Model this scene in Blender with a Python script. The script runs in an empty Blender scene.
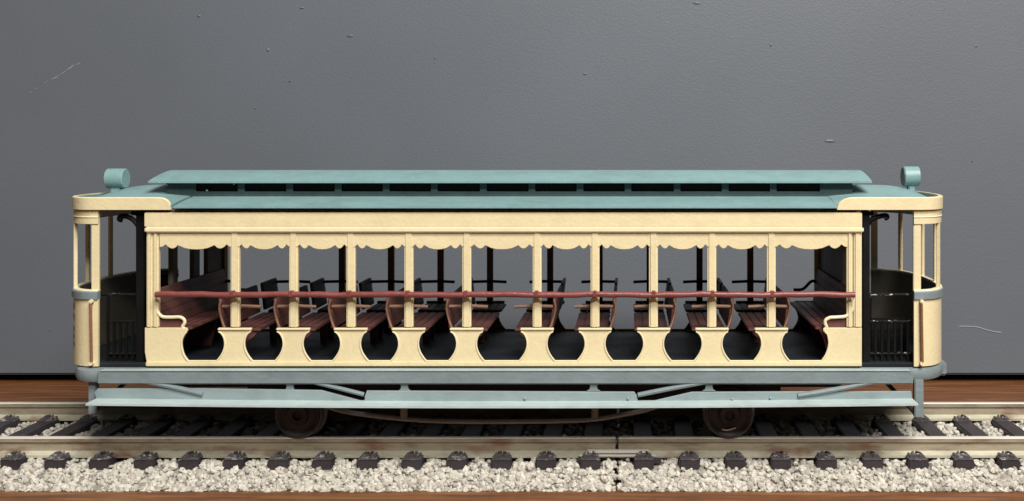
import bpy, bmesh, math, random
from mathutils import Vector, Matrix, noise

random.seed(7)
S = bpy.context.scene
COL = S.collection

# ------------------------------------------------------------------ camera
# 1 unit = about 11.6 mm of the model.  Tram side plane at y = 0, rail tops at z = 0.
D, ZC = 11.0, 2.98                      # camera distance from the tram side, height over rails
cd = bpy.data.cameras.new("camera"); cam = bpy.data.objects.new("camera", cd); COL.objects.link(cam)
cam.location = (0, -D, ZC); cam.rotation_euler = (math.radians(90), 0, 0)
cd.sensor_width = 36; cd.lens = 1100 / 1024 * 36
cd.shift_x = -(627 - 512) / 1024; cd.shift_y = (145 - 250.5) / 1024
cd.clip_start = 0.1; cd.clip_end = 300
S.camera = cam

# ------------------------------------------------------------------ world, lamps, exposure
w = bpy.data.worlds.new("World"); S.world = w; w.use_nodes = True
bg = w.node_tree.nodes["Background"]
bg.inputs[0].default_value = (0.95, 0.97, 1.0, 1); bg.inputs[1].default_value = 0.045

def area(name, loc, target, size, power, col):
    l = bpy.data.lights.new(name, 'AREA'); l.energy = power; l.color = col
    l.shape = 'RECTANGLE'; l.size, l.size_y = size
    o = bpy.data.objects.new(name, l); COL.objects.link(o); o.location = loc
    o.rotation_euler = (Vector(target) - Vector(loc)).to_track_quat('-Z', 'Y').to_euler()
    return o
area("ceiling_lamp", (8, -18, 28), (-0.5, 1, 1), (16, 8), 15200, (1.0, 0.975, 0.94))
area("room_light", (11, -32, 26), (-0.5, 1, 1), (18, 4), 12200, (1.0, 0.98, 0.95))
S.view_settings.view_transform = 'Standard'; S.view_settings.look = 'None'
S.view_settings.exposure = 0.0; S.view_settings.gamma = 1.0
S.render.engine = 'CYCLES'
S.cycles.max_bounces = 8

def fx(px, Y=0.0): return (px - 627) / 100 * (1 + Y / D)        # photo measure -> scene x at depth Y
def fz(py, Y=0.0): return ZC - (py - 145) / 100 * (1 + Y / D)   # photo measure -> scene z at depth Y

# ------------------------------------------------------------------ materials
def nt(name):
    m = bpy.data.materials.new(name); m.use_nodes = True
    t = m.node_tree; b = t.nodes["Principled BSDF"]
    return m, t, b
def N(t, typ, **kw):
    n = t.nodes.new(typ)
    for k, v in kw.items():
        if k.startswith('i_'): n.inputs[k[2:].replace('_', ' ')].default_value = v
        else: setattr(n, k, v)
    return n
def coords(t, scale=(1, 1, 1), loc=(0, 0, 0)):
    g = N(t, 'ShaderNodeNewGeometry'); mp = N(t, 'ShaderNodeMapping')
    mp.inputs['Scale'].default_value = scale; mp.inputs['Location'].default_value = loc
    t.links.new(g.outputs['Position'], mp.inputs['Vector'])
    return mp.outputs[0]
def ramp(t, src, stops):
    r = N(t, 'ShaderNodeValToRGB'); e = r.color_ramp.elements
    e[0].position, e[0].color = stops[0][0], (*stops[0][1], 1)
    e[1].position, e[1].color = stops[-1][0], (*stops[-1][1], 1)
    for p, c in stops[1:-1]:
        x = e.new(p); x.color = (*c, 1)
    t.links.new(src, r.inputs[0]); return r.outputs[0]
def mul(c, k): return tuple(min(1, max(0, x * k)) for x in c)
def mix(t, fac, a, b, mode='MIX'):
    m = N(t, 'ShaderNodeMix', data_type='RGBA', blend_type=mode)
    for s, v in ((m.inputs[0], fac), (m.inputs[6], a), (m.inputs[7], b)):
        if hasattr(v, 'links'): t.links.new(v, s)
        elif isinstance(v, tuple): s.default_value = (*v, 1)
        else: s.default_value = v
    return m.outputs[2]

def paint(name, col, rough=0.45, var=0.1, chip_glint=None, chip_glint_amt=0.68, bump=0.25, streak=(1, 1, 1), spec=0.4, dirt=None, dirt_amt=0.62):
    """hand-brushed model paint: soft blotches, brush streaks, small flakes, painted glints and grime spots"""
    m, t, b = nt(name)
    v = coords(t)
    n1 = N(t, 'ShaderNodeTexNoise', i_Scale=2.3, i_Detail=5.0, i_Roughness=0.6); t.links.new(v, n1.inputs['Vector'])
    c = ramp(t, n1.outputs['Fac'], [(0.25, mul(col, 1 - var)), (0.5, col), (0.78, mul(col, 1 + var * 0.7))])
    vs = coords(t, streak)
    n2 = N(t, 'ShaderNodeTexNoise', i_Scale=14.0, i_Detail=4.0); t.links.new(vs, n2.inputs['Vector'])
    c2 = ramp(t, n2.outputs['Fac'], [(0.3, (1 - var, 1 - var, 1 - var)), (0.7, (1, 1, 1))])
    c = mix(t, 0.8, c, c2, 'MULTIPLY')
    if dirt:
        n4 = N(t, 'ShaderNodeTexNoise', i_Scale=9.0, i_Detail=8.0, i_Roughness=0.75); t.links.new(coords(t, (1, 1, 1), (3, 1, 7)), n4.inputs['Vector'])
        f = ramp(t, n4.outputs['Fac'], [(dirt_amt, (0, 0, 0)), (dirt_amt + 0.06, (1, 1, 1))])
        c = mix(t, f, c, dirt)
    if chip_glint:
        n3 = N(t, 'ShaderNodeTexNoise', i_Scale=22.0, i_Detail=6.0, i_Roughness=0.7); t.links.new(coords(t, (0.5, 1, 1), (9, 4, 2)), n3.inputs['Vector'])
        f = ramp(t, n3.outputs['Fac'], [(chip_glint_amt, (0, 0, 0)), (chip_glint_amt + 0.03, (1, 1, 1))])
        c = mix(t, f, c, chip_glint)
    t.links.new(c, b.inputs['Base Color'])
    rr = ramp(t, n1.outputs['Fac'], [(0.3, (rough - 0.08,) * 3), (0.7, (rough + 0.1,) * 3)])
    t.links.new(rr, b.inputs['Roughness'])
    b.inputs['Specular IOR Level'].default_value = spec
    nb = N(t, 'ShaderNodeTexNoise', i_Scale=26.0, i_Detail=3.0); t.links.new(vs, nb.inputs['Vector'])
    bp = N(t, 'ShaderNodeBump', i_Strength=bump, i_Distance=0.008); t.links.new(nb.outputs['Fac'], bp.inputs['Height'])
    t.links.new(bp.outputs[0], b.inputs['Normal'])
    return m

M = {}
M['cream'] = paint('cream_paint', (0.69, 0.585, 0.35), 0.42, 0.07, dirt=(0.42, 0.29, 0.14), dirt_amt=0.67, bump=0.35)
M['cream_light'] = paint('cream_paint_trim', (0.74, 0.645, 0.42), 0.4, 0.06, bump=0.3)
M['teal'] = paint('blue_green_paint', (0.19, 0.31, 0.31), 0.42, 0.12, chip_glint=(0.5, 0.62, 0.6), chip_glint_amt=0.74, bump=0.4)
M['teal_dark'] = paint('dark_blue_green_paint', (0.045, 0.075, 0.075), 0.5, 0.2, chip_glint=(0.25, 0.3, 0.28), chip_glint_amt=0.76)
M['grey'] = paint('blue_grey_paint', (0.180, 0.220, 0.225), 0.5, 0.14, chip_glint=(0.42, 0.5, 0.5), chip_glint_amt=0.70, bump=0.5, streak=(0.5, 1, 1))
M['grey_lit'] = paint('blue_grey_lit_tread', (0.42, 0.50, 0.49), 0.5, 0.12, chip_glint=(0.55, 0.62, 0.6), chip_glint_amt=0.73, bump=0.5, streak=(0.5, 1, 1))  # base made pale to put light on the up-facing tread
M['grey_mid'] = paint('blue_grey_riser_tone', (0.235, 0.29, 0.29), 0.5, 0.12, chip_glint=(0.5, 0.57, 0.56), chip_glint_amt=0.73, bump=0.5, streak=(0.5, 1, 1))  # kept darker than the tread; their light difference is in the colours
M['ledge'] = paint('flaked_lit_ledge', (0.36, 0.43, 0.42), 0.5, 0.12, chip_glint=(0.6, 0.68, 0.66), chip_glint_amt=0.66, bump=0.6, dirt=(0.02, 0.02, 0.02), dirt_amt=0.66)  # flaked paint; the paler base also puts light on the beam top
M['red'] = paint('red_rail_paint', (0.20, 0.054, 0.048), 0.38, 0.18, chip_glint=(0.45, 0.22, 0.18), chip_glint_amt=0.70, bump=0.4)
M['maroon'] = paint('maroon_wood_paint', (0.115, 0.042, 0.034), 0.55, 0.22, chip_glint=(0.22, 0.1, 0.07), chip_glint_amt=0.72, streak=(1, 0.2, 3))
M['seat_shade'] = paint('maroon_seat_shade', (0.035, 0.022, 0.02), 0.55, 0.25)  # darker copy of the maroon, painting shade onto the far benches
M['tan'] = paint('tan_wood_paint', (0.30, 0.16, 0.10), 0.5, 0.2)
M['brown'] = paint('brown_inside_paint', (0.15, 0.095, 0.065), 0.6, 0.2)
M['olive'] = paint('dark_olive_inside_paint', (0.085, 0.075, 0.052), 0.6, 0.2)
M['black'] = paint('black_iron_paint', (0.006, 0.006, 0.006), 0.5, 0.3, spec=0.15)
M['black_glint'] = paint('black_paint_glint', (0.009, 0.009, 0.010), 0.4, 0.3, chip_glint=(0.5, 0.5, 0.5), chip_glint_amt=0.585, bump=0.6)  # pale spots paint in the light that the gate rails catch
M['floor'] = paint('blue_black_floor_paint', (0.010, 0.013, 0.017), 0.5, 0.3, streak=(12, 0.3, 1), bump=0.7)
M['under'] = paint('black_underframe_paint', (0.012, 0.011, 0.010), 0.7, 0.3)
M['wheel'] = paint('brown_black_wheel', (0.085, 0.074, 0.066), 0.5, 0.3)
M['disc'] = paint('dark_wheel_disc', (0.026, 0.021, 0.019), 0.55, 0.3)
M['copper'] = paint('brown_grab_rail', (0.22, 0.105, 0.055), 0.4, 0.2)
M['rod'] = paint('dark_grey_rod', (0.19, 0.19, 0.175), 0.5, 0.2)
M['letter_red'] = paint('red_lettering', (0.35, 0.04, 0.04), 0.45, 0.1)
M['letter_brown'] = paint('brown_lettering', (0.20, 0.10, 0.04), 0.45, 0.1)
M['lens'] = paint('grey_lamp_back', (0.10, 0.105, 0.11), 0.4, 0.1)

def glass_dark():
    m, t, b = nt('dark_glass')
    b.inputs['Base Color'].default_value = (0.008, 0.008, 0.008, 1); b.inputs['Roughness'].default_value = 0.35
    b.inputs['Specular IOR Level'].default_value = 0.2
    return m
M['glass'] = glass_dark()

def rail_metal(name, c1, c2, rough, metal):
    m, t, b = nt(name)
    v = coords(t, (0.6, 1, 2.2))
    n = N(t, 'ShaderNodeTexNoise', i_Scale=3.5, i_Detail=8.0, i_Roughness=0.7); t.links.new(v, n.inputs['Vector'])
    c = ramp(t, n.outputs['Fac'], [(0.3, c1), (0.5, mul(c2, 0.8)), (0.72, c2)])
    n2 = N(t, 'ShaderNodeTexNoise', i_Scale=2.2, i_Detail=4.0); t.links.new(coords(t, (1, 1, 3), (5, 0, 0)), n2.inputs['Vector'])
    f = ramp(t, n2.outputs['Fac'], [(0.56, (0, 0, 0)), (0.72, (1, 1, 1))])
    c = mix(t, f, c, mul((0.20, 0.105, 0.06), 1.0))
    t.links.new(c, b.inputs['Base Color'])
    b.inputs['Metallic'].default_value = metal; b.inputs['Roughness'].default_value = rough
    bp = N(t, 'ShaderNodeBump', i_Strength=0.3, i_Distance=0.02); t.links.new(n.outputs['Fac'], bp.inputs['Height'])
    t.links.new(bp.outputs[0], b.inputs['Normal'])
    return m
M['rail_side'] = rail_metal('weathered_rail', (0.135, 0.10, 0.07), (0.36, 0.305, 0.21), 0.5, 0.15)
M['rail_foot'] = rail_metal('rail_foot_metal', (0.32, 0.30, 0.21), (0.62, 0.58, 0.44), 0.4, 0.2)
def polished():
    m, t, b = nt('polished_rail_top')
    n = N(t, 'ShaderNodeTexNoise', i_Scale=4.0, i_Detail=6.0); t.links.new(coords(t, (0.3, 3, 1)), n.inputs['Vector'])
    t.links.new(ramp(t, n.outputs['Fac'], [(0.3, (0.52, 0.48, 0.41)), (0.7, (0.68, 0.64, 0.57))]), b.inputs['Base Color'])
    b.inputs['Metallic'].default_value = 0.0; b.inputs['Roughness'].default_value = 0.3
    return m
M['rail_top'] = polished()
M['joiner'] = polished(); M['joiner'].name = 'bright_joiner_metal'
M['sleeper'] = paint('dark_plastic_sleeper', (0.046, 0.039, 0.043), 0.45, 0.3, chip_glint=(0.22, 0.21, 0.21), chip_glint_amt=0.66, bump=0.5, streak=(5, 0.4, 1), spec=0.2)

M['clip'] = paint('dark_plastic_rail_clip', (0.085, 0.075, 0.078), 0.34, 0.3, chip_glint=(0.34, 0.32, 0.31), chip_glint_amt=0.57, bump=0.5)  # paler than the sleeper, so light on its top is in the colour
def stone_mat():
    m, t, b = nt('speckled_ballast')
    a = N(t, 'ShaderNodeAttribute', attribute_name='tone')
    base = ramp(t, a.outputs['Fac'], [(0.0, (0.20, 0.18, 0.155)), (0.12, (0.30, 0.27, 0.235)), (0.4, (0.40, 0.37, 0.31)), (1.0, (0.55, 0.515, 0.44))])
    n = N(t, 'ShaderNodeTexNoise', i_Scale=34.0, i_Detail=5.0, i_Roughness=0.75); t.links.new(coords(t), n.inputs['Vector'])
    f = ramp(t, n.outputs['Fac'], [(0.32, (1, 1, 1)), (0.42, (0, 0, 0))])
    c = mix(t, f, base, (0.10, 0.09, 0.08))
    t.links.new(c, b.inputs['Base Color']); b.inputs['Roughness'].default_value = 0.75
    bp = N(t, 'ShaderNodeBump', i_Strength=0.25, i_Distance=0.006); t.links.new(n.outputs['Fac'], bp.inputs['Height'])
    t.links.new(bp.outputs[0], b.inputs['Normal'])
    return m
M['stone'] = stone_mat()
M['bed'] = paint('dark_roadbed', (0.10, 0.09, 0.08), 0.8, 0.3)

def wood_table():
    m, t, b = nt('varnished_wood')
    v = coords(t, (0.35, 6.0, 1))
    n = N(t, 'ShaderNodeTexNoise', i_Scale=2.2, i_Detail=9.0, i_Roughness=0.65, i_Distortion=0.6); t.links.new(v, n.inputs['Vector'])
    c = ramp(t, n.outputs['Fac'], [(0.25, (0.060, 0.020, 0.005)), (0.45, (0.135, 0.048, 0.015)), (0.58, (0.20, 0.082, 0.030)), (0.75, (0.31, 0.165, 0.08))])
    n2 = N(t, 'ShaderNodeTexNoise', i_Scale=40.0, i_Detail=4.0); t.links.new(coords(t, (0.15, 3.0, 1)), n2.inputs['Vector'])
    c = mix(t, 0.6, c, ramp(t, n2.outputs['Fac'], [(0.35, (0.62, 0.6, 0.6)), (0.6, (1, 1, 1))]), 'MULTIPLY')
    t.links.new(c, b.inputs['Base Color']); b.inputs['Roughness'].default_value = 0.5; b.inputs['Specular IOR Level'].default_value = 0.3
    bp = N(t, 'ShaderNodeBump', i_Strength=0.15, i_Distance=0.02); t.links.new(n2.outputs['Fac'], bp.inputs['Height'])
    t.links.new(bp.outputs[0], b.inputs['Normal'])
    return m
M['wood'] = wood_table()

def wall_mat():
    m, t, b = nt('grey_orange_peel_paint')
    n = N(t, 'ShaderNodeTexNoise', i_Scale=0.35, i_Detail=4.0); t.links.new(coords(t), n.inputs['Vector'])
    c = ramp(t, n.outputs['Fac'], [(0.3, (0.101, 0.111, 0.126)), (0.7, (0.113, 0.124, 0.140))])
    # faint scuffs
    n2 = N(t, 'ShaderNodeTexNoise', i_Scale=1.3, i_Detail=9.0, i_Roughness=0.8); t.links.new(coords(t, (0.5, 1, 1.4), (2, 0, 4)), n2.inputs['Vector'])
    f = ramp(t, n2.outputs['Fac'], [(0.70, (0, 0, 0)), (0.78, (0.35, 0.35, 0.35))])
    c = mix(t, f, c, (0.22, 0.22, 0.23))
    t.links.new(c, b.inputs['Base Color']); b.inputs['Roughness'].default_value = 0.48
    b.inputs['Specular IOR Level'].default_value = 0.45
    nb = N(t, 'ShaderNodeTexNoise', i_Scale=46.0, i_Detail=3.0, i_Roughness=0.6); t.links.new(coords(t), nb.inputs['Vector'])
    bp = N(t, 'ShaderNodeBump', i_Strength=0.30, i_Distance=0.012); t.links.new(nb.outputs['Fac'], bp.inputs['Height'])
    t.links.new(bp.outputs[0], b.inputs['Normal'])
    return m
M['wall'] = wall_mat()
M['scuff'] = paint('pale_scuff', (0.30, 0.30, 0.31), 0.6, 0.2)

# ------------------------------------------------------------------ mesh helpers
ORIGIN = {}
def finish(me, ang=35):
    for p in me.polygons: p.use_smooth = True
    me.set_sharp_from_angle(angle=math.radians(ang))
def obj(name, geo, mat, parent=None, ang=35):
    """link a bmesh or mesh (in scene coordinates) as ONE object, origin at its centre, parented to its thing or part"""
    if isinstance(geo, bmesh.types.BMesh):
        bmesh.ops.recalc_face_normals(geo, faces=geo.faces[:])
        me = bpy.data.meshes.new(name); geo.to_mesh(me); geo.free()
    else: me = geo; me.name = name
    co = [v.co for v in me.vertices]
    c = Vector([(min(v[i] for v in co) + max(v[i] for v in co)) / 2 for i in range(3)])
    me.transform(Matrix.Translation(-c))
    index = [p.material_index for p in me.polygons]
    me.materials.clear()
    for mm in (mat if isinstance(mat, (list, tuple)) else [mat]): me.materials.append(M[mm])
    if isinstance(mat, (list, tuple)):
        for p, k in zip(me.polygons, index): p.material_index = k
    finish(me, ang)
    o = bpy.data.objects.new(name, me); COL.objects.link(o)
    ORIGIN[o] = c
    o.location = c - (ORIGIN[parent] if parent else Vector((0, 0, 0)))
    if parent: o.parent = parent
    return o
def thing(name, loc, label, cat, group=None):
    o = bpy.data.objects.new(name, None); COL.objects.link(o); o.location = loc
    o['label'] = label; o['category'] = cat
    if group: o['group'] = group
    o.empty_display_size = 0.3
    ORIGIN[o] = Vector(loc); return o
def copy_part(src, dx, dy=0.0, dz=0.0):
    """copy of a part and its sub-parts, moved along"""
    c = src.copy(); COL.objects.link(c); c.parent = src.parent
    c.location = src.location + Vector((dx, dy, dz))
    ORIGIN[c] = ORIGIN[src] + Vector((dx, dy, dz))
    for ch in list(src.children):
        d = ch.copy(); COL.objects.link(d); d.parent = c
    return c

def bm(): return bmesh.new()
def box(b, x0, x1, y0, y1, z0, z1, bev=0.008, seg=2):
    t = bmesh.new()
    bmesh.ops.create_cube(t, size=1)
    for v in t.verts:
        v.co = Vector((x0 + (v.co.x + .5) * (x1 - x0), y0 + (v.co.y + .5) * (y1 - y0), z0 + (v.co.z + .5) * (z1 - z0)))
    if bev: bmesh.ops.bevel(t, geom=t.edges[:], offset=min(bev, .45 * min(abs(x1 - x0), abs(y1 - y0), abs(z1 - z0))), segments=seg, affect='EDGES')
    merge(b, t)
def merge(b, t):
    me = bpy.data.meshes.new('tmp'); t.to_mesh(me); t.free(); b.from_mesh(me); bpy.data.meshes.remove(me)
def tube(b, pts, r, n=10, caps=True):
    pts = [Vector(p) for p in pts]; rings = []
    up = None
    for i, p in enumerate(pts):
        d = (pts[min(i + 1, len(pts) - 1)] - pts[max(i - 1, 0)]).normalized()
        if up is None: up = Vector((0, 1, 0)) if abs(d.y) < .9 else Vector((0, 0, 1))
        u = d.cross(up).normalized(); v = u.cross(d).normalized(); up = v
        rr = r[i] if isinstance(r, (list, tuple)) else r
        rings.append([b.verts.new(p + (u * math.cos(a) + v * math.sin(a)) * rr) for a in [2 * math.pi * k / n for k in range(n)]])
    for A, B in zip(rings, rings[1:]):
        for k in range(n): b.faces.new((A[k], A[(k + 1) % n], B[(k + 1) % n], B[k]))
    if caps: b.faces.new(rings[0]); b.faces.new(rings[-1][::-1])
def lathe(b, prof, axis, origin, n=40):
    """prof: (along, radius) pairs"""
    o = Vector(origin); rings = []
    for a, r in prof:
        ring = []
        for k in range(n):
            t = 2 * math.pi * k / n; c, s = r * math.cos(t), r * math.sin(t)
            ring.append(b.verts.new(o + (Vector((a, c, s)) if axis == 'x' else Vector((c, a, s)) if axis == 'y' else Vector((c, s, a)))))
        rings.append(ring)
    for A, B in zip(rings, rings[1:]):
        for k in range(n): b.faces.new((A[k], A[(k + 1) % n], B[(k + 1) % n], B[k]))
    b.faces.new(rings[0]); b.faces.new(rings[-1])
def sheet(outlines, plane, at, thick, bev=0.006):
    """flat plate from closed 2-D outlines (holes allowed) -> mesh; plane 'xz' (thickness along y), 'yz' or 'xy'"""
    cu = bpy.data.curves.new('tmp', 'CURVE'); cu.dimensions = '2D'; cu.fill_mode = 'BOTH'
    cu.extrude = max(thick / 2 - bev, 0.0005); cu.bevel_depth = bev; cu.bevel_resolution = 1; cu.offset = -bev
    for ol in outlines:
        sp = cu.splines.new('POLY'); sp.points.add(len(ol) - 1); sp.use_cyclic_u = True
        for p, (u, v) in zip(sp.points, ol): p.co = (u, v, 0, 1)
    o = bpy.data.objects.new('tmp', cu); COL.objects.link(o)
    me = bpy.data.meshes.new_from_object(o.evaluated_get(bpy.context.evaluated_depsgraph_get()))
    bpy.data.objects.remove(o); bpy.data.curves.remove(cu)
    if plane == 'xz': R = Matrix(((1, 0, 0, 0), (0, 0, -1, at), (0, 1, 0, 0), (0, 0, 0, 1)))
    elif plane == 'yz': R = Matrix(((0, 0, 1, at), (1, 0, 0, 0), (0, 1, 0, 0), (0, 0, 0, 1)))
    else: R = Matrix.Translation((0, 0, at))
    me.transform(R); return me
def smooth_path(pts, n=6):
    """Catmull-Rom through the points"""
    P = [Vector(p) for p in pts]; P = [2 * P[0] - P[1]] + P + [2 * P[-1] - P[-2]]; out = []
    for i in range(1, len(P) - 2):
        a, b_, c, d = P[i - 1:i + 3]
        for k in range(n):
            t = k / n
            out.append(.5 * ((2 * b_) + (c - a) * t + (2 * a - 5 * b_ + 4 * c - d) * t * t + (3 * b_ - a - 3 * c + d) * t ** 3))
    out.append(P[-2]); return out
def smooth2(pts, n=5): return [(p.x, p.y) for p in smooth_path([(u, v, 0) for u, v in pts], n)]
def quad(b, *v): b.faces.new([b.verts.new(p) for p in v])

# ------------------------------------------------------------------ setting
ZT = -0.42
b = bm(); box(b, -30, 26, -7, 8, ZT - 0.8, ZT, 0.02)
o = obj('tabletop', b, 'wood'); o['kind'] = 'structure'
b = bm(); box(b, -34, 30, 4.75, 6.4, -0.312, 22, 0.03, 3)
wall = obj('wall', b, 'wall'); wall['kind'] = 'structure'
# raised flecks and scrapes in the wall paint
rnd = random.Random(3)
marks = [(302, 8, 2.2, .8), (697, 3, 4.0, 1.4), (830, 141, 5.5, 1.5), (290, 81, 1.2, 1.2), (255, 108, .9, .9), (350, 36, 3.5, 1.2), (268, 50, 1.6, 1.6), (771, 45, 1.4, 1.4), (976, 46, 1.6, 1.2), (199, 16, 1.8, 1.2),
         (972, 161, .9, .9), (435, 58, 1.0, 1.0), (585, 74, 1.6, 1.0), (50, 330, 1.0, .6)]
for px, py, rx, rz in marks:
    cx, cz = fx(px, 4.75), fz(py, 4.75)
    t = bmesh.new(); bmesh.ops.create_icosphere(t, subdivisions=2, radius=1)
    for v in t.verts:
        k = 1 + .35 * noise.noise(v.co * 1.7 + Vector((px, py, 0)))
        v.co = Vector((cx + v.co.x * rx / 100 * 1.43 * k, 4.75 + v.co.y * 0.012, cz + v.co.z * rz / 100 * 1.43 * k))
    obj('paint_fleck', t, 'wall', wall)
for (xa, ya, xb, yb, n) in ((44, 83, 60, 76, 6), (62, 74, 80, 62, 10), (30, 93, 42, 86, 2)):
    b = bm()
    for k in range(n):
        f = rnd.random(); px, py = xa + (xb - xa) * f + rnd.uniform(-.7, .7), ya + (yb - ya) * f + rnd.uniform(-.9, .9)
        L = rnd.uniform(1.5, 5.5); a = math.atan2(-(yb - ya), xb - xa) + rnd.uniform(-.12, .12)
        c = Vector((fx(px, 4.75), 4.748, fz(py, 4.75))); d = Vector((math.cos(a), 0, math.sin(a))) * L / 100; s = Vector((-math.sin(a), 0, math.cos(a))) * rnd.uniform(.002, .007)
        tube(b, [c - d, c + s, c + d], [0.001, rnd.uniform(.003, .008), 0.001], 6)
    obj('scratch', b, 'scuff', wall)
b = bm(); tube(b, smooth_path([(fx(p, 4.75), 4.748, fz(q, 4.75)) for p, q in ((958, 326.2), (968, 326.4), (978, 327.2), (986, 329.8), (994, 331.6), (1002, 332.6))], 4), [.002] + [.007] * 19 + [.002], 6)
obj('scratch', b, 'scuff', wall)

# ------------------------------------------------------------------ track
YF, YR, YM = 0.23, 1.73, 0.98               # near rail, far rail, track centre
XJ = fx(617, YF)
def rail_mesh(x0, x1, y):
    prof = [(-.085, -.19), (.085, -.19), (.085, -.165), (.022, -.135), (.016, -.06), (.036, -.045), (.038, -.008), (.030, 0), (-.030, 0), (-.038, -.008), (-.036, -.045), (-.016, -.06), (-.022, -.135), (-.085, -.165)]
    b = bm(); n = len(prof)
    L = [[b.verts.new((x, y + p, q)) for p, q in prof] for x in (x0, x1)]
    for k in range(n):
        f = b.faces.new((L[0][k], L[0][(k + 1) % n], L[1][(k + 1) % n], L[1][k]))
        f.material_index = 1 if k in (6, 7, 8) else 2 if k in (0, 1, 2, 12, 13) else 0
    b.faces.new(L[0][::-1]); b.faces.new(L[1]); return b
def sleeper_mesh(x):
    b = bm(); box(b, x - .101, x + .101, 0.0, 1.96, -.36, -.172, 0.012); return b
def chair_mesh(x, y):
    """moulded rail fastening: plate, two spring clips and bolts on each side of the rail foot"""
    b = bm(); box(b, x - .095, x + .095, y - .185, y + .185, -.18, -.160, 0.006)
    if y < 1: box(b, x - .096, x + .096, .004, .040, -.178, -.163, .005)  # added pale lip, painting the lit front edge of the sleeper top
    for s in (-1, 1):
        for e in (-1, 1):
            box(b, x + e * .062 - .013, x + e * .062 + .013, y + s * .115 - .055, y + s * .115 + .055, -.175, -.138, 0.006)
            lathe(b, [(-.18, .022), (-.142, .022), (-.136, .014)], 'z', (x + e * .034, y + s * .145, 0), 8)
            tube(b, smooth_path([(x + e * .06, y + s * .165, -.16), (x + e * .04, y + s * .12, -.128), (x + e * .014, y + s * .06, -.136)], 3), .012, 6)
        box(b, x - .018, x + .018, y + s * .11 - .045, y + s * .11 + .045, -.175, -.145, 0.008)
    return b
def ballast_mesh(x0, x1, ties, seed):
    r = random.Random(seed); V, F, T = [], [], []
    base = bmesh.new(); bmesh.ops.create_icosphere(base, subdivisions=1, radius=1)
    bv = [v.co.copy() for v in base.verts]; bf = [[v.index for v in f.verts] for f in base.faces]; base.free()
    def stone(x, y, z, s):
        q = Matrix.Rotation(r.uniform(0, 6.28), 3, Vector((r.uniform(-1, 1), r.uniform(-1, 1), r.uniform(-1, 1))).normalized())
        sc = Vector((r.uniform(.7, 1.45), r.uniform(.7, 1.3), r.uniform(.6, 1.0))) * s
        o = len(V); tone = .12 + .88 * r.random() ** .8
        for v in bv:
            k = r.uniform(.80, 1.16)
            p = q @ Vector((v.x * sc.x * k, v.y * sc.y * k, v.z * sc.z * k))
            V.append((x + p.x, y + p.y, max(z + p.z, ZT + .001))); T.append(tone)
        F.extend([[i + o for i in f] for f in bf])
    def zprof(y):
        if y > 2.0: y = 1.96 - y
        return -.222 if y >= .03 else -.222 + (y - .03) * .91
    gap = .006
    # shoulders
    for side in (0, 1):
        n = int((x1 - x0) * (.26 / .026) / .022 * (1.0 if side == 0 else .6))
        for _ in range(n):
            y = -.195 + .255 * r.random() ** 1.1; x = r.uniform(x0 + gap, x1 - gap)
            if y > -.015 and min(abs(x - t) for t in ties) < .125: continue
            s = .018 + .024 * r.random() ** 1.4
            stone(x, y if side == 0 else 1.96 - y, zprof(y) + r.uniform(-.014, .010), s)
    # between the sleepers
    for _ in range(int((x1 - x0) * 1.9 / .0031)):
        y = r.uniform(.05, 1.9); x = r.uniform(x0 + gap, x1 - gap)
        if min(abs(x - t) for t in ties) < .128: continue
        if .23 + .06 < y < .3: continue
        stone(x, y, -.225 + r.uniform(-.015, .02), r.uniform(.024, .038))
    o = len(V)
    prof = [(-.175, ZT + .001), (-.17, ZT + .006), (.03, -.245), (1.93, -.245), (2.13, ZT + .006), (2.135, ZT + .001)]
    for x in (x0 + .035, x1 - .035):
        for y, z in prof: V.append((x, y, z)); T.append(0.02)
    m = len(prof)
    for k in range(m): F.append([o + k, o + (k + 1) % m, o + m + (k + 1) % m, o + m + k])
    F.append([o + k for k in range(m)][::-1]); F.append([o + m + k for k in range(m)])
    me = bpy.data.meshes.new('ballast'); me.from_pydata(V, [], F); me.update()
    a = me.attributes.new('tone', 'FLOAT', 'POINT'); a.data.foreach_set('value', T)
    return me
def track(name, x0, x1, ties, label, seed):
    t = thing(name, ((x0 + x1) / 2, YM, ZT), label, 'model track', 'lengths of model railway track')
    obj('ballast', ballast_mesh(x0 + .012, x1 - .012, ties, seed), 'stone', t, 20)
    for y in (YF, YR): obj('rail', rail_mesh(x0 + .016, x1 - .016, y), ['rail_side', 'rail_top', 'rail_foot'], t)
    s0 = obj('sleeper', sleeper_mesh(ties[0]), 'sleeper', t)
    for y in (YF, YR): obj('rail_clip', chair_mesh(ties[0], y), 'clip', s0)
    for x in ties[1:]: copy_part(s0, x - ties[0])
    return t
tl = [fx(590.6 - 44.3 * k, .1) for k in range(19)]
tr = [fx(643.8 + 45.4 * k, .1) for k in range(14)]
left_track = track('track_section', tl[-1] - .22, XJ, tl, 'longer length of ballasted model track under the left and middle of the tram', 1)
track('track_section', XJ, tr[-1] + .22, tr, 'shorter length of ballasted model track right of the rail joint, under the right wheels', 2)
b = bm()
xa, xb = fx(579, .15), fx(656, .15)
box(b, xa, xb, YF - .118, YF - .086, -.178, -.150, .010); box(b, xa + .07, xb - .06, YF - .095, YF - .024, -.150, -.116, .012)
obj('rail_joiner', b, 'joiner', left_track)
for pa, pb in ((577, 587), (643, 661)):
    b = bm(); box(b, fx(pa, .1), fx(pb, .1), .05, .12, -.23, -.175, .01); obj('joiner_clip', b, 'sleeper', left_track)

# ------------------------------------------------------------------ tram
XL, XR = -4.83, 2.36                       # body ends
EL, ER = -5.29, 2.87                       # straight part of the platforms ends here
W = 1.96
tram = thing('tram_car', (-1.22, YM, 0), 'cream and blue-green open-sided model tram with a long red handrail, standing on the track', 'model tram')

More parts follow.
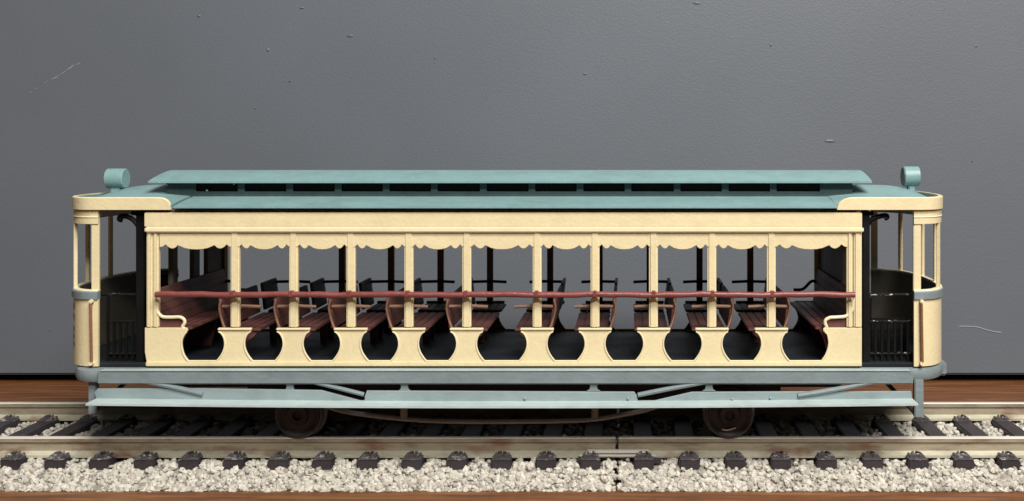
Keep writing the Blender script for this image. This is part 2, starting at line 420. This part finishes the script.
def end_curve(sgn, off=0.0, n=40, bulge=0.44, y_off=None):
    """plan of a rounded platform end from the near side to the far side; sgn -1 left, +1 right"""
    E = EL if sgn < 0 else ER; hw = W / 2 + (off if y_off is None else y_off); out = []
    for k in range(n + 1):
        a = math.pi * k / n; c = -math.cos(a); s = math.sin(a)
        e = 2 / 2.5
        out.append((E + sgn * (bulge + off + (.04 if sgn < 0 else 0)) * abs(s) ** e, YM + hw * math.copysign(abs(c) ** e, c)))
    return out
def strip(b, path, z0, z1, th, mi=0):
    """vertical wall of thickness th following a plan path (outside on the given side); z0/z1 numbers or functions of (i, n)"""
    n = len(path); P = [Vector((x, y, 0)) for x, y in path]; rows = []
    cx = sum(p.x for p in P) / n
    for i, p in enumerate(P):
        d = (P[min(i + 1, n - 1)] - P[max(i - 1, 0)]).normalized(); nr = Vector((d.y, -d.x, 0))
        if nr.dot(p - Vector((-1.2, YM, 0))) < 0: nr = -nr
        za = z0(i) if callable(z0) else z0; zb = z1(i) if callable(z1) else z1
        q = p - nr * th
        rows.append([b.verts.new((p.x, p.y, za)), b.verts.new((p.x, p.y, zb - .008)), b.verts.new((p.x - nr.x * .008, p.y - nr.y * .008, zb)),
                     b.verts.new((q.x, q.y, zb)), b.verts.new((q.x, q.y, za))])
    for A, B in zip(rows, rows[1:]):
        for k in range(5): f = b.faces.new((A[k], A[(k + 1) % 5], B[(k + 1) % 5], B[k])); f.material_index = mi
    b.faces.new(rows[0]); b.faces.new(rows[-1][::-1])

# --- running gear
b = bm(); box(b, -4.7, 2.2, .25, 1.71, .50, .74, .02); box(b, -3.95, 1.6, .42, 1.54, .33, .52, .03)
obj('underframe', b, 'under', tram)
def wheel_mesh(x, y, s):
    b = bm(); R = .24
    lathe(b, [(s * .06, R * .98), (s * .055, R), (-s * .02, R * 1.01), (-s * .03, R * 1.10), (-s * .06, R * 1.12), (-s * .065, R * 1.02)], 'y', (x, y, .24))
    return b
def wheel_face(x, y, s):
    b = bm(); R = .24
    lathe(b, [(s * .066, .04), (s * .10, .05), (s * .105, .10), (s * .068, .115), (s * .055, R * .70), (s * .075, R * .80), (s * .08, R * .9), (s * .062, R * .93)], 'y', (x, y, .24))
    return b
for x in (fx(300, .23), fx(729, .23)):
    for y, s in ((YF, -1), (YR, 1)):
        wo = obj('wheel', wheel_mesh(x, y, s), 'wheel', tram)
        obj('wheel_disc', wheel_face(x, y, s), 'disc', wo)
    b = bm(); tube(b, [(x, YF, .24), (x, YR, .24)], .045, 12); obj('axle', b, 'wheel', tram)
b = bm(); tube(b, smooth_path([(fx(722, .15), .15, fz(429.5, .15)), (fx(728, .15), .15, fz(430, .15)), (fx(736, .15), .15, fz(427.6, .15))], 4), .008, 6)
obj('paint_mark', b, 'joiner', wo)
# truss rods under the near and far side
for y in (0.06, 1.90):
    b = bm()
    pts = [(fx(300, .06), .50), (fx(335, .06), fz(409, .06)), (fx(385, .06), fz(417, .06)), (fx(440, .06), fz(421, .06)), (fx(515, .06), fz(421.5, .06)), (fx(585, .06), fz(420, .06)), (fx(620, .06), fz(415, .06)), (fx(652, .06), fz(408, .06)), (fx(690, .06), .50)]
    path = smooth_path([(p, y, q) for p, q in pts], 6)
    tube(b, path, .024, 8)
    for px in (404, 595): box(b, fx(px, .06) - .035, fx(px, .06) + .035, y - .02, y + .02, fz(420, .06), .62, .008)
    obj('truss_rod', b, 'rod', tram)

# --- sole beam (grey) with rounded ends
path = [(EL, -.14), (ER, -.14)]
ring = end_curve(1, .015, 30, y_off=.015) + end_curve(-1, .0, 30, bulge=.35, y_off=.11)[::-1]
me = sheet([ring], 'xy', (.62 + .752) / 2, .130, .04)
obj('end_sill', me, 'grey', tram)
for y0, y1 in ((-.145, -.01), (1.97, 2.105)):
    b = bm(); box(b, fx(97, -.145), fx(913.5, -.145), y0, y1, .617, .750, .012); obj('sole_beam', b, 'grey', tram)
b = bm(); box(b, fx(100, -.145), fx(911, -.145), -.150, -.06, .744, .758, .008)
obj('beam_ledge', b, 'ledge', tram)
# bumpers
for xs, x0, x1 in ((1, 3.25, 3.44), (-1, -5.86, -5.67)):
    b = bm(); box(b, x0, x1, .82, 1.14, .50, .65, .02); obj('bumper', b, 'grey', tram)
# hanging posts at the corners with their stays
for px0, px1, yb, sg in ((89.5, 97, 414, 1), (914, 923, 417, -1)):
    b = bm(); box(b, fx(px0, .0), fx(px1, .0), -.03, .05, fz(yb, 0), .64, .008)
    po = obj('hanging_post', b, 'grey', tram)
    xm = fx(px1 if sg > 0 else px0, 0)
    b = bm(); tube(b, [(xm - sg * .02, .03, fz(yb - 3, 0)), (xm + sg * .27, .03, .60)], .022, 8); obj('stay', b, 'under', po)

# --- footboard: riser with slots, tread, hangers
YRs = -.10
def rx(px): return fx(px, YRs)
def rz(py): return fz(py, YRs)
riser = [(rx(97), rz(399)), (rx(95), rz(392)), (rx(98), rz(388.5)), (rx(205), rz(388)), (rx(290), rz(389.5)), (rx(450), rz(390)), (rx(590), rz(391)), (rx(711), rz(391)), (rx(800), rz(391)), (rx(911), rz(391)), (rx(912), rz(399))]
slot1 = [(rx(316), rz(388.6) ), (rx(364), rz(396.5)), (rx(365), rz(399)), (rx(360), rz(399.4)), (rx(316), rz(391.0))]
slot2 = [(rx(638), rz(396.5)), (rx(700), rz(386.5)), (rx(705), rz(388)), (rx(703), rz(390)), (rx(648), rz(401)), (rx(638), rz(401))]
riser2 = [(rx(97), rz(399)), (rx(95), rz(392)), (rx(98), rz(388.3)), (rx(205), rz(387.0)), (rx(300), rz(387.7)), (rx(322), rz(388.0)),
          (rx(362), rz(398.4)), (rx(365), rz(397.6)), (rx(365), rz(394)), (rx(367), rz(388.2)), (rx(450), rz(388.2)), (rx(634), rz(389.2)), (rx(637), rz(393)), (rx(638), rz(399.6)), (rx(648), rz(399.6)), (rx(692), rz(389.6)), (rx(800), rz(390)), (rx(911), rz(391)), (rx(912), rz(399))]
def dense(ol, step=.25):
    out = []
    for (a, c), (e, g) in zip(ol, ol[1:] + ol[:1]):
        n = max(1, int(math.hypot(e - a, g - c) / step))
        out += [(a + (e - a) * k / n, c + (g - c) * k / n) for k in range(n)]
    return out
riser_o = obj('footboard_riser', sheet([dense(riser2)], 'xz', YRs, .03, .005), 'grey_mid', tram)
b = bm(); box(b, rx(97), rx(912), -.33, -.10, .452, .472, 0); bmesh.ops.subdivide_edges(b, edges=[e for e in b.edges if abs(e.verts[0].co.x - e.verts[1].co.x) > 1], cuts=24); obj('footboard', b, 'grey_lit', tram)
b = bm()
for o in (riser_o, [c for c in tram.children if c.name == 'footboard'][0]):
    for v in o.data.vertices:
        t = (v.co.x + o.location.x + tram.location.x - rx(510)) / (rx(912) - rx(510)); v.co.z -= .026 * max(0, 1 - t * t)
for px in (290, 404.5, 593.5, 709):
    x = rx(px); z0, z1 = rz(391.2), rz(383.5)
    P = [(x - .07, z0), (x - .04, z0 + .02), (x - .032, z1 - .02), (x - .05, z1), (x + .05, z1), (x + .032, z1 - .02), (x + .04, z0 + .02), (x + .07, z0)]
    obj('hanger', sheet([P], 'xz', YRs + .005, .028, .004), 'grey', tram)
b.free()
for pts, w_ in (([(136, 380), (162, 384.5), (203, 394)], .026), ([(306, 380), (330, 386), (364, 394.5)], .022), ([(638, 395), (672, 388.2), (716, 380)], .024), ([(798, 395.5), (835, 389.5), (882, 380)], .026)):
    b = bm(); tube(b, smooth_path([(fx(p, -.118), -.118, fz(q, -.118)) for p, q in pts], 4), w_, 8)
    obj('brace', b, 'grey', tram)
for px, py in ((628, 398), (732, 398.5), (770, 397.5), (525, 398)):
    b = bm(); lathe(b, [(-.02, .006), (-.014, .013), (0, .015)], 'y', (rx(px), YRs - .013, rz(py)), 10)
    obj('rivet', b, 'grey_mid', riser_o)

# --- floor
ring = end_curve(1, -.03, 24) + end_curve(-1, -.03, 24)[::-1]
obj('floor', sheet([ring], 'xy', .775, .045, .004), 'floor', tram)

# --- body sides
PIL = [234.5, 293, 350.5, 408.5, 466.5, 537, 595, 653.5, 712, 771.5]
xs = [fx(p) for p in PIL]
zt, zk0, zk1, zb = fz(328), fz(331), fz(360), fz(366.5)      # panel top, cap, keyhole floor, bottom
def vase(x, s):
    """right (s=1) or left (s=-1) outline of a vase-shaped panel, top to bottom"""
    return [(x + s * a / 100, fz(q)) for a, q in ((16.3, 328), (16.8, 329.6), (16.0, 331.5), (13.4, 333.2), (11.0, 337), (9.8, 342), (10.0, 347), (11.6, 352), (14.2, 356.5), (17, 360), (18, 361))]
END_L = [(fx(186.5), fz(329)), (fx(187.2), fz(331)), (fx(185), fz(333.5)), (fx(182.4), fz(338)), (fx(181.4), fz(343)), (fx(182), fz(349)), (fx(184), fz(355.5)), (fx(188), fz(361))]
END_R = [(fx(821.5), fz(361)), (fx(825.5), fz(355.5)), (fx(828), fz(349)), (fx(829), fz(343)), (fx(828.4), fz(338)), (fx(827), fz(333.5)), (fx(823.6), fz(331.5)), (fx(823.5), fz(329))]
def side_outline():
    pts = [(fx(147), zb), (fx(144.5), fz(352)), (fx(144.5), zt)]
    L = smooth2(END_L, 3)
    pts += [(fx(186), zt)] + L
    for x in xs:
        pts += smooth2(vase(x, -1)[::-1], 3) + smooth2(vase(x, 1), 3)
    Rr = smooth2(END_R, 3)
    pts += Rr + [(fx(825), zt), (fx(862), zt), (fx(862), zb)]
    return pts
SO = side_outline()
def pillar_mesh(x, y, s, hw=.044):
    b = bm(); z0, z1 = zt - .005, fz(231)
    box(b, x - hw, x + hw, min(y, y + s * .07), max(y, y + s * .07), z0, z1, .016)
    return b
def valance(xa, xb, y):
    w_ = xb - xa; h = fz(232)
    half = [(0, 247.4), (.05, 246.6), (.085, 244.6), (.115, 246.8), (.15, 248.4), (.185, 248.7), (.22, 247.6), (.25, 245.4), (.29, 246.6), (.34, 248.2), (.42, 249.3)]
    prof = half + [(.5, 249.6)] + [(1 - f, q) for f, q in half[::-1]]
    return sheet([[(xa, h), (xb, h)] + [(xb - f * w_, fz(q)) for f, q in prof]], 'xz', y, .02, .004)
def side(y, s, matp, mati, far=False):
    """one long side; s = +1 thickens towards +y (near side)"""
    pn = obj('side_panel', sheet([SO], 'xz', y + s * .022, .034, .005), matp, tram)
    p0 = obj('pillar', pillar_mesh(xs[0], y, s, .034 if far else .044), matp, tram)
    for x in xs[1:]: copy_part(p0, x - xs[0])
    for x, hw in ((fx(149), .03), (fx(155.3), .028), (fx(850), .03), (fx(858), .04)):
        obj('end_post', pillar_mesh(x, y, s, hw), matp, tram)
    lim = [fx(157)] + xs + [fx(850)]
    for i in range(len(lim) - 1): obj('valance', valance(lim[i] + .02, lim[i + 1] - .02, y + s * .019), matp, tram)
    b = bm(); box(b, fx(144.5), fx(862), min(y - s * .01, y + s * .09), max(y - s * .01, y + s * .09), fz(227), fz(212.5), .008)
    obj('letterboard', b, matp, tram)
    b = bm(); box(b, fx(145), fx(863.5), min(y - s * .024, y + s * .05), max(y - s * .024, y + s * .05), fz(232.9), fz(226.4), .016, 4)
    obj('cornice', b, 'cream_light' if not far else matp, tram)
    b = bm(); box(b, fx(146), fx(861.5), min(y - s * .012, y + s * .06), max(y - s * .012, y + s * .06), fz(366.4), fz(361.6), .008)
    obj('lower_rail', b, matp, tram)
    if not far:
        b = bm(); box(b, xs[0] - .168, xs[0] + .168, y - .014, y + .03, fz(330.4), fz(328.0), .009)
        c0 = obj('panel_cap', b, 'cream_light', tram)
        for x in xs[1:]: copy_part(c0, x - xs[0])
        KL = smooth2(END_L, 2)[3:]; KR = smooth2(END_R, 2)[:-3]
        runs = [smooth2(vase(xa, 1), 2)[4:] for xa in xs]; backs = [smooth2(vase(xb, -1)[::-1], 2)[:-4] for xb in xs]
        for P in [a + c for a, c in zip([KL] + runs, backs + [KR])]:
            b = bm(); tube(b, [(u, y + .002, v) for u, v in P], .0085, 6); obj('lit_edge_bead', b, 'cream_light', pn)  # added pale line that draws light on the cut-out edges
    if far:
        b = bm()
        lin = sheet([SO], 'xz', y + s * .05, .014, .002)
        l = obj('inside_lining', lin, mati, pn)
side(0.0, 1, 'cream', None)
# far side: cream outside, dark brown inside
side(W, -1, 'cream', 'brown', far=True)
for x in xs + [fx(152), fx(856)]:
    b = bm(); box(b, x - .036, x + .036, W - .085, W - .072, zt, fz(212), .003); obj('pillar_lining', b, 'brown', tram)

# --- red handrail with clips
b = bm()
hz = fz(294.6, -.06)
pts = [(fx(155.5, -.06) + (fx(855, -.06) - fx(155.5, -.06)) * k / 60, -.06, hz + .004 * math.sin(k * .7) + .003 * math.sin(k * 1.9)) for k in range(61)]
tube(b, pts, [.030 + .0025 * math.sin(k * 2.3) for k in range(61)], 12)
hr = obj('handrail', b, 'red', tram)
for x in [p for p in xs]:
    b = bm(); box(b, x - .028, x + .028, -.095, -.01, hz - .028, hz + .038, .012); obj('handrail_clip', b, 'red', hr)

# --- bench ends by the bulkheads: cream scroll trims and maroon infill
for pts, fill in (([(157, 296), (157, 308), (158.5, 313), (163, 316.8), (172, 317.2), (180, 317.2), (184, 319.5), (184.6, 323), (182.6, 326.6), (184.5, 329)], [(157, 318), (180, 318.4), (183, 321), (182, 327.6), (157, 327.6)]),
                  ([(853, 300), (852.5, 308), (850, 313), (845, 316.4), (836, 317.2), (830, 317.6), (825.8, 320), (825.2, 323.5), (826.6, 327.4), (824.6, 329.4)], [(851, 318.5), (831, 319), (827, 321.5), (828, 327.6), (851, 327.6)])):
    b = bm(); tube(b, smooth_path([(fx(p, .02), .02, fz(q, .02)) for p, q in pts], 5), .017, 8)
    sc = obj('scroll_trim', b, 'cream_light', tram)
    obj('bench_end', sheet([[(fx(p, .05), fz(q, .05)) for p, q in fill]], 'xz', .05, .02, .004), 'maroon', tram)

# --- bulkheads
def bulkhead(x, holes):
    z0, z1 = .79, fz(212)
    H = [[(a, c), (a, d), (b_, d), (b_, c)] for a, b_, c, d in holes]
    return sheet([[(.075, z0), (W - .09, z0), (W - .09, z1), (.075, z1)]] + H, 'yz', x, .05, .005)
obj('bulkhead', bulkhead(-4.765, [(.14, .48, 1.42, 2.22), (.61, 1.04, 1.42, 2.22), (1.21, 1.44, 1.42, 2.22)]), 'olive', tram)
obj('bulkhead', bulkhead(2.285, [(.18, .57, 1.42, 2.22)]), 'olive', tram)
# end post strips of bulkhead seen from the entrance
for px0, px1 in ((136.5, 144.5), (862.3, 869.5)):
    b = bm(); box(b, fx(px0, .08), fx(px1, .08), .06, .20, .79, fz(211), .008)
    obj('corner_post', b, 'black', tram)

# --- benches
def slat_back(b, x, y0, y1, z0, z1, lean, n):
    h = (z1 - z0) / n
    for k in range(n):
        za, zb_ = z0 + k * h + .001, z0 + (k + 1) * h - .001
        t = bmesh.new(); box(t, -.016, .016, y0, y1, za, zb_, .003)
        for v in t.verts: v.co.x += x + lean * (v.co.z - z0)
        merge(b, t)
def bench(x, d, y0, y1):
    """cross bench with its back at x, facing direction d"""
    seat_paint = 'maroon' if y0 < .5 else 'seat_shade'
    b = bm()
    for k in range(4): box(b, *sorted((x + d * (.03 + k * .085), x + d * (.03 + k * .085 + .083))), y0, y1, 1.10, 1.128, .008)
    for yy in (y0 + .04, y1 - .04):
        P = [(x + d * .02, 1.10), (x + d * .34, 1.10), (x + d * .30, 1.05), (x + d * .21, .98), (x + d * .205, .80), (x + d * .13, .80), (x + d * .12, .98), (x + d * .05, 1.04)]
        me = sheet([P], 'xz', yy, .03, .004); b.from_mesh(me); bpy.data.meshes.remove(me)
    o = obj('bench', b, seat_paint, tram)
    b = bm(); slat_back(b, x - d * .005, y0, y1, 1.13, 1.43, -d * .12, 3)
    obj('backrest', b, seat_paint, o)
    if y0 < .5:
        b = bm(); tube(b, smooth_path([(x - d * .03, y0 - .006, 1.42), (x - d * .045, y0 - .006, 1.33), (x - d * .015, y0 - .006, 1.20), (x + d * .02, y0 - .006, 1.11)], 4), .011, 6); obj('end_trim', b, 'tan', o)
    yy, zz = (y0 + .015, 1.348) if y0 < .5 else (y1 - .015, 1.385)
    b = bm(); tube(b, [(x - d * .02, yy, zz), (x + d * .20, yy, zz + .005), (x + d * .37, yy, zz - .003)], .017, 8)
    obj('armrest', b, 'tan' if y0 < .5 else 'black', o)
    return o
nearL = [fx(p, .1) for p in (224, 279, 333.5, 391, 451)]
nearR = [fx(p, .1) for p in (551, 611, 671, 728.5, 785)]
for lst, d in ((nearL, 1), (nearR, -1)):
    for y0, y1 in ((.10, 1.18), (1.36, 1.85)):
        b0 = bench(lst[0], d, y0, y1)
        for x in lst[1:]: copy_part(b0, x - lst[0])
def end_bench(x, d):
    b = bm()
    for k in range(4): box(b, *sorted((x + d * (.02 + k * .085), x + d * (.02 + k * .085 + .083))), .07, W - .1, 1.12, 1.15, .008)
    P = [(x, .80), (x, 1.12), (x + d * .32, 1.12), (x + d * .27, 1.02), (x + d * .22, .80)]
    for yy in (.09, .95, W - .12):
        me = sheet([P], 'xz', yy, .03, .004); b.from_mesh(me); bpy.data.meshes.remove(me)
    o = obj('end_bench', b, 'maroon', tram)
    b = bm(); slat_back(b, x + d * .07, .07, W - .1, 1.15, 1.535, -d * .15, 5); obj('backrest', b, 'maroon', o)
    b = bm(); tube(b, smooth_path([(x + d * .02, W - .12, 1.37), (x + d * .10, W - .12, 1.39), (x + d * .20, W - .12, 1.30), (x + d * .31, W - .12, 1.29)], 5), .018, 8); obj('armrest', b, 'black', o)
end_bench(-4.735, 1); end_bench(2.255, -1)

# --- main roof, clerestory
def slab(b, prof, x0, x1, th):
    n = len(prof)
    A = [[b.verts.new((x, y, z)) for y, z in prof] + [b.verts.new((x, y, z - th)) for y, z in prof[::-1]] for x in (x0, x1)]
    m = 2 * n
    for k in range(m): b.faces.new((A[0][k], A[0][(k + 1) % m], A[1][(k + 1) % m], A[1][k]))
    b.faces.new(A[0][::-1]); b.faces.new(A[1])
YE = -.05
def roof_height(y, a=.125): return 2.366 + a * (1 - min(1, abs(y - YM) / (YM - YE)) ** 1.35)
prof = [(YE + (W - 2 * YE) * k / 32, roof_height(YE + (W - 2 * YE) * k / 32)) for k in range(33)]
b = bm(); slab(b, prof, fx(168.5, -.07) + .03, fx(838, -.07) - .0, .016); obj('roof', b, 'teal', tram)
b = bm(); box(b, -4.82, 2.34, .05, W - .05, fz(212), 2.335, .004); obj('ceiling', b, 'brown', tram)
CX0, CX1 = -4.81, 2.352
cz0, cz1 = 2.425, 2.60
dv = [fx(290 - 48.3 * k, .5) for k in (2, 1, 0)] + [fx(p, .5) for p in (338.5, 386.5, 434.5, 483.5, 532, 580, 628, 677, 725, 773, 823)]
dv = [fx(193, .5)] + dv[1:]
holes = []
for a, c in zip(dv, dv[1:]): holes.append([(a + .035, fz(191.4, .5)), (a + .035, fz(183, .5)), (c - .035, fz(183, .5)), (c - .035, fz(191.4, .5))])
front_side = None
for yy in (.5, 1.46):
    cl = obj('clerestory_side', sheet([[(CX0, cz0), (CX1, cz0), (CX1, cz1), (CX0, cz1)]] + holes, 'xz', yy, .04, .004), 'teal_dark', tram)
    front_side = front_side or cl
    for a, c in zip(dv, dv[1:]):
        b = bm(); s = .016 if yy < 1 else -.016
        box(b, a + .03, c - .03, yy + s - .003, yy + s + .003, fz(192, .5), fz(182.6, .5), 0)
        obj('window_pane', b, 'glass', cl)
for x in (CX0 + .02, CX1 - .02):
    b = bm(); box(b, x - .02, x + .02, .521, 1.439, cz0, cz1 + .04, .004); obj('clerestory_end', b, 'teal_dark', tram)
prof = []
for k in range(21):
    y = .38 + 1.2 * k / 20; prof.append((y, 2.606 + .102 * (1 - (abs(y - YM) / .6) ** 1.5)))
b = bm(); slab(b, prof, -4.955, 2.535, .02); bmesh.ops.bevel(b, geom=[e for e in b.edges if e.is_boundary is False and abs(e.calc_face_angle(0)) > .6], offset=.006, segments=2, affect='EDGES')
obj('clerestory_roof', b, 'teal', tram)
for px, py in ((167.5, 185), (207, 190.5), (234, 183.6)):
    b = bm(); lathe(b, [(-.012, .004), (-.006, .011), (0, .012)], 'y', (fx(px, .48), .478, fz(py, .48)), 8)
    obj('rivet', b, 'teal', front_side)

# --- platform roofs (rim and dished top)
zr0, zr1 = fz(210, -.06), fz(197.4, -.06)
for sg, xb in ((-1, fx(168.5, -.07)), (1, fx(838, -.07))):
    c = end_curve(sg, .004 if sg < 0 else .012, 48, y_off=.03)
    straight = [xb + (c[0][0] - xb) * f for f in (0, .02, .05, .1, .16, .25, .4, .6, .8)]
    path = [(x, c[0][1]) for x in straight] + c + [(x, c[-1][1]) for x in straight[::-1]]
    n = len(path); R = .11 if sg < 0 else .17
    def ztop(i, n=n, path=path, xb=xb, R=R):
        t = min(1, abs(path[i][0] - xb) / R)
        return zr0 + .02 + (zr1 - zr0 - .02) * math.sqrt(max(0, 1 - (1 - t) ** 2))
    b = bm(); strip(b, path, zr0, ztop, .045)
    rim = obj('roof_rim', b, 'cream', tram)
    b = bm(); strip(b, [(x, y) for x, y in end_curve(sg, -.037, 48, y_off=-.007)], 2.345, zr1 - .010, .01); obj('rim_lining', b, 'teal', rim)
    b = bm(); nx, ny = 14, 28; E = EL if sg < 0 else ER; top, bot = [], []
    for j in range(ny + 1):
        v = -1 + 2 * j / ny; v = math.copysign(1 - (1 - abs(v)) ** 1.4, v); y = YM + v * (W / 2 + .012)
        xe = E + sg * .42 * max(0, 1 - abs(v) ** 2.5) ** (1 / 2.5)
        upper, lower = [], []
        for i in range(nx + 1):
            u = i / nx; x = xb + (xe - xb) * u
            top_z = roof_height(y, .125 + .055 * min(1, u / .3)); z = top_z - (top_z - 2.37) * u ** 6 + .004 + .006 * noise.noise(Vector((x * 3, y * 3, 1)))
            upper.append(b.verts.new((x, y, z))); lower.append(b.verts.new((x, y, z - .022)))
        top.append(upper); bot.append(lower)
    for G, flip in ((top, 1), (bot, -1)):
        for r0, r1 in zip(G, G[1:]):
            for i in range(nx): b.faces.new((r0[i], r0[i + 1], r1[i + 1], r1[i])[::flip])
    for j in range(ny):
        for i in (0, nx): b.faces.new((top[j][i], top[j + 1][i], bot[j + 1][i], bot[j][i]))
    for i in range(nx):
        for j in (0, ny): b.faces.new((top[j][i], top[j][i + 1], bot[j][i + 1], bot[j][i]))
    obj('platform_roof', b, 'teal', tram)

# --- headlamps
for x0, x1, zc, sg in ((-5.655, -5.455, 2.615, -1), (3.005, 3.175, 2.637, 1)):
    b = bm(); lathe(b, [(x0, .10), (x0 + .008, .109), ((x0 + x1) / 2, .110), (x1 - .008, .109), (x1, .10)], 'x', (0, YM, zc), 36)
    h = obj('headlamp', b, 'teal', tram)
    b = bm(); box(b, x0 + .05, x1 - .05, YM - .05, YM + .05, 2.42, zc - .09, .01); obj('lamp_foot', b, 'teal', h)
    if sg > 0:
        b = bm(); lathe(b, [(x0 - .004, .098), (x0 + .004, .098)], 'x', (0, YM, zc), 36); obj('lamp_back', b, 'lens', h)

# --- vestibule ends: dash, rail, posts, header
POSTY = [.20, .72, 1.24, 1.76]
for sg in (-1, 1):
    c = end_curve(sg, 0, 56)
    b = bm(); strip(b, c, .765, 1.44, .03); dash = obj('dash_panel', b, 'cream', tram)
    ci = end_curve(sg, -.033, 56); b = bm(); strip(b, ci, .80, 1.50, .012); obj('dash_lining', b, 'olive', dash)
    b = bm(); strip(b, end_curve(sg, .018, 56), 1.437, 1.515, .062); obj('dash_rail', b, 'grey', tram)
    b = bm(); strip(b, end_curve(sg, .006, 56), 1.5155, 1.530, .055); obj('window_sill', b, 'cream_light', tram)
    b = bm(); strip(b, c, 2.19, 2.331, .04); hd = obj('header_band', b, 'cream', tram)
    b = bm(); strip(b, end_curve(sg, .006, 56), 2.255, 2.268, .02); obj('moulding', b, 'cream_light', hd)
    E = EL if sg < 0 else ER
    for yy in [.012] + POSTY + [W - .012]:
        v = (yy - YM) / (W / 2); x = E + sg * (.48 if sg < 0 else .44) * max(0, 1 - abs(v) ** 2.5) ** .4
        dx = sg * .44 / 2.5 * 2.5 * -abs(v) ** 1.5 * math.copysign(1, v) / (W / 2) * max(1e-3, 1 - abs(v) ** 2.5) ** (-.6)
        tdir = Vector((dx, 1, 0)).normalized() if abs(v) < .97 else Vector((sg, 0, 0)); nd = Vector((tdir.y, -tdir.x, 0))
        if nd.x * sg < 0: nd = -nd
        if abs(v) >= .97: nd = Vector((0, math.copysign(1, v), 0)); x = E + sg * .036
        hw = .038 if abs(v) >= .97 else .026
        b = bm(); t = bmesh.new(); box(t, -hw, hw, -.035, 0, 1.51, 2.20, .006)
        for p in t.verts: p.co = Vector((x, yy, 0)) + tdir * p.co.x + nd * p.co.y + Vector((0, 0, p.co.z))
        merge(b, t)
        obj('window_post', b, 'cream', tram)
    # brown grab rail on the near corner
    px = 90.5 if sg < 0 else 921.5
    y = -.03; x = fx(px, y)
    b = bm(); tube(b, [(x, y, fz(302, y)), (x + .004, y, fz(330, y)), (x + .01, y, fz(363, y))], .014, 8)
    g = obj('grab_rail', b, 'copper', tram)
    for q in (301.5, 363.5):
        b = bm(); tube(b, [(x + .005, y - .012, fz(q, y)), (x + .005, .02, fz(q, y))], .02, 8); obj('rail_bracket', b, 'cream_light', g)
# red and brown lettering low on the left-hand dash
b = bm(); b2 = bm(); rl = random.Random(5)
c = end_curve(-1, .004, 200)
for bb, z0, z1, rows in ((b, 1.20, 1.40, 2), (b2, .93, 1.16, 3)):
    dz = (z1 - z0) / rows
    for r_ in range(rows):
        for i in range(37, 170, 9):
            k = 4 if r_ % 2 == 0 else 6
            p0, p1 = c[i], c[i + k]
            quad(bb, (*p0, z0 + r_ * dz + .01), (*p1, z0 + r_ * dz + .01), (*p1, z0 + r_ * dz + dz * .75), (*p0, z0 + r_ * dz + dz * .75))
dl = [o for o in tram.children if o.name.startswith('dash_panel')][0]
obj('red_lettering', b, 'letter_red', dl); obj('brown_lettering', b2, 'letter_brown', dl)

# --- entrance gates, brackets and driver's gear
def gate(pa, pb, extra):
    y = .12; b = bm()
    xa, xb = sorted((fx(pa, y), fx(pb, y)))
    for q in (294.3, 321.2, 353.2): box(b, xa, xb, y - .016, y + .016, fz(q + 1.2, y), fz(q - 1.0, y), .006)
    rails = obj('gate', b, 'black_glint', tram)
    n = max(3, int((xb - xa) / .058))
    for k in range(n + 1):
        x = xa + (xb - xa) * k / n; b = bm()
        box(b, x - .013, x + .013, y - .01, y + .012, fz(366, y), fz(321, y) if k not in (0, n) else fz(293.5, y), .004)
        obj('gate_bar', b, 'black', rails)
    b = bm(); box(b, xa, xb, y + .014, y + .022, fz(366, y), fz(354, y), .002); obj('kick_plate', b, 'black', rails)
    return rails
gate(108, 139, 0)
g2 = gate(869, 914, 0)
b = bm(); box(b, fx(871, .30), fx(908, .30), .29, .32, .80, fz(318, .3), .004); obj('gate_plate', b, 'black', g2)
b = bm(); tube(b, [(fx(97, .12), .12, fz(294.3, .12)), (fx(109, .12), .12, fz(294.3, .12))], .014, 8); obj('cross_bar', b, 'black', tram)
for pts in ([(141, 243), (140.5, 233), (137.5, 225), (131.5, 218.5), (124, 216), (120, 217), (119.5, 219.4), (122, 220)], [(865.5, 243), (866, 232), (868, 224), (873.5, 218.5), (881, 216), (886, 215.6), (887, 217.4), (884.5, 218.4)]):
    b = bm(); tube(b, smooth_path([(fx(p, .1), .1, fz(q, .1)) for p, q in pts], 5), .026, 8)
    s0, s1 = pts[0], pts[3]
    cx = (pts[2][0] + pts[0][0]) / 2 + (-1 if pts[0][0] < 500 else 1) * 2
    tube(b, smooth_path([(fx(pts[0][0], .1), .1, fz(216, .1)), (fx((pts[0][0] + pts[3][0]) / 2, .1), .1, fz(213.5, .1)), (fx(pts[3][0], .1), .1, fz(213, .1))], 4), .022, 8)
    obj('scroll_bracket', b, 'black', tram)
for x, sg in ((2.62, 1), (-5.10, -1)):
    b = bm(); tube(b, [(x, 1.35, .80), (x, 1.35, 1.50)], .03, 10); box(b, x - .12, x + .10, 1.22, 1.48, .80, 1.30, .02)
    dr = obj('controller', b, 'black', tram)
    b = bm(); tube(b, [(x - .13, 1.35, 1.515), (x + .06, 1.35, 1.515)], .022, 8); obj('brake_handle', b, 'black', dr)
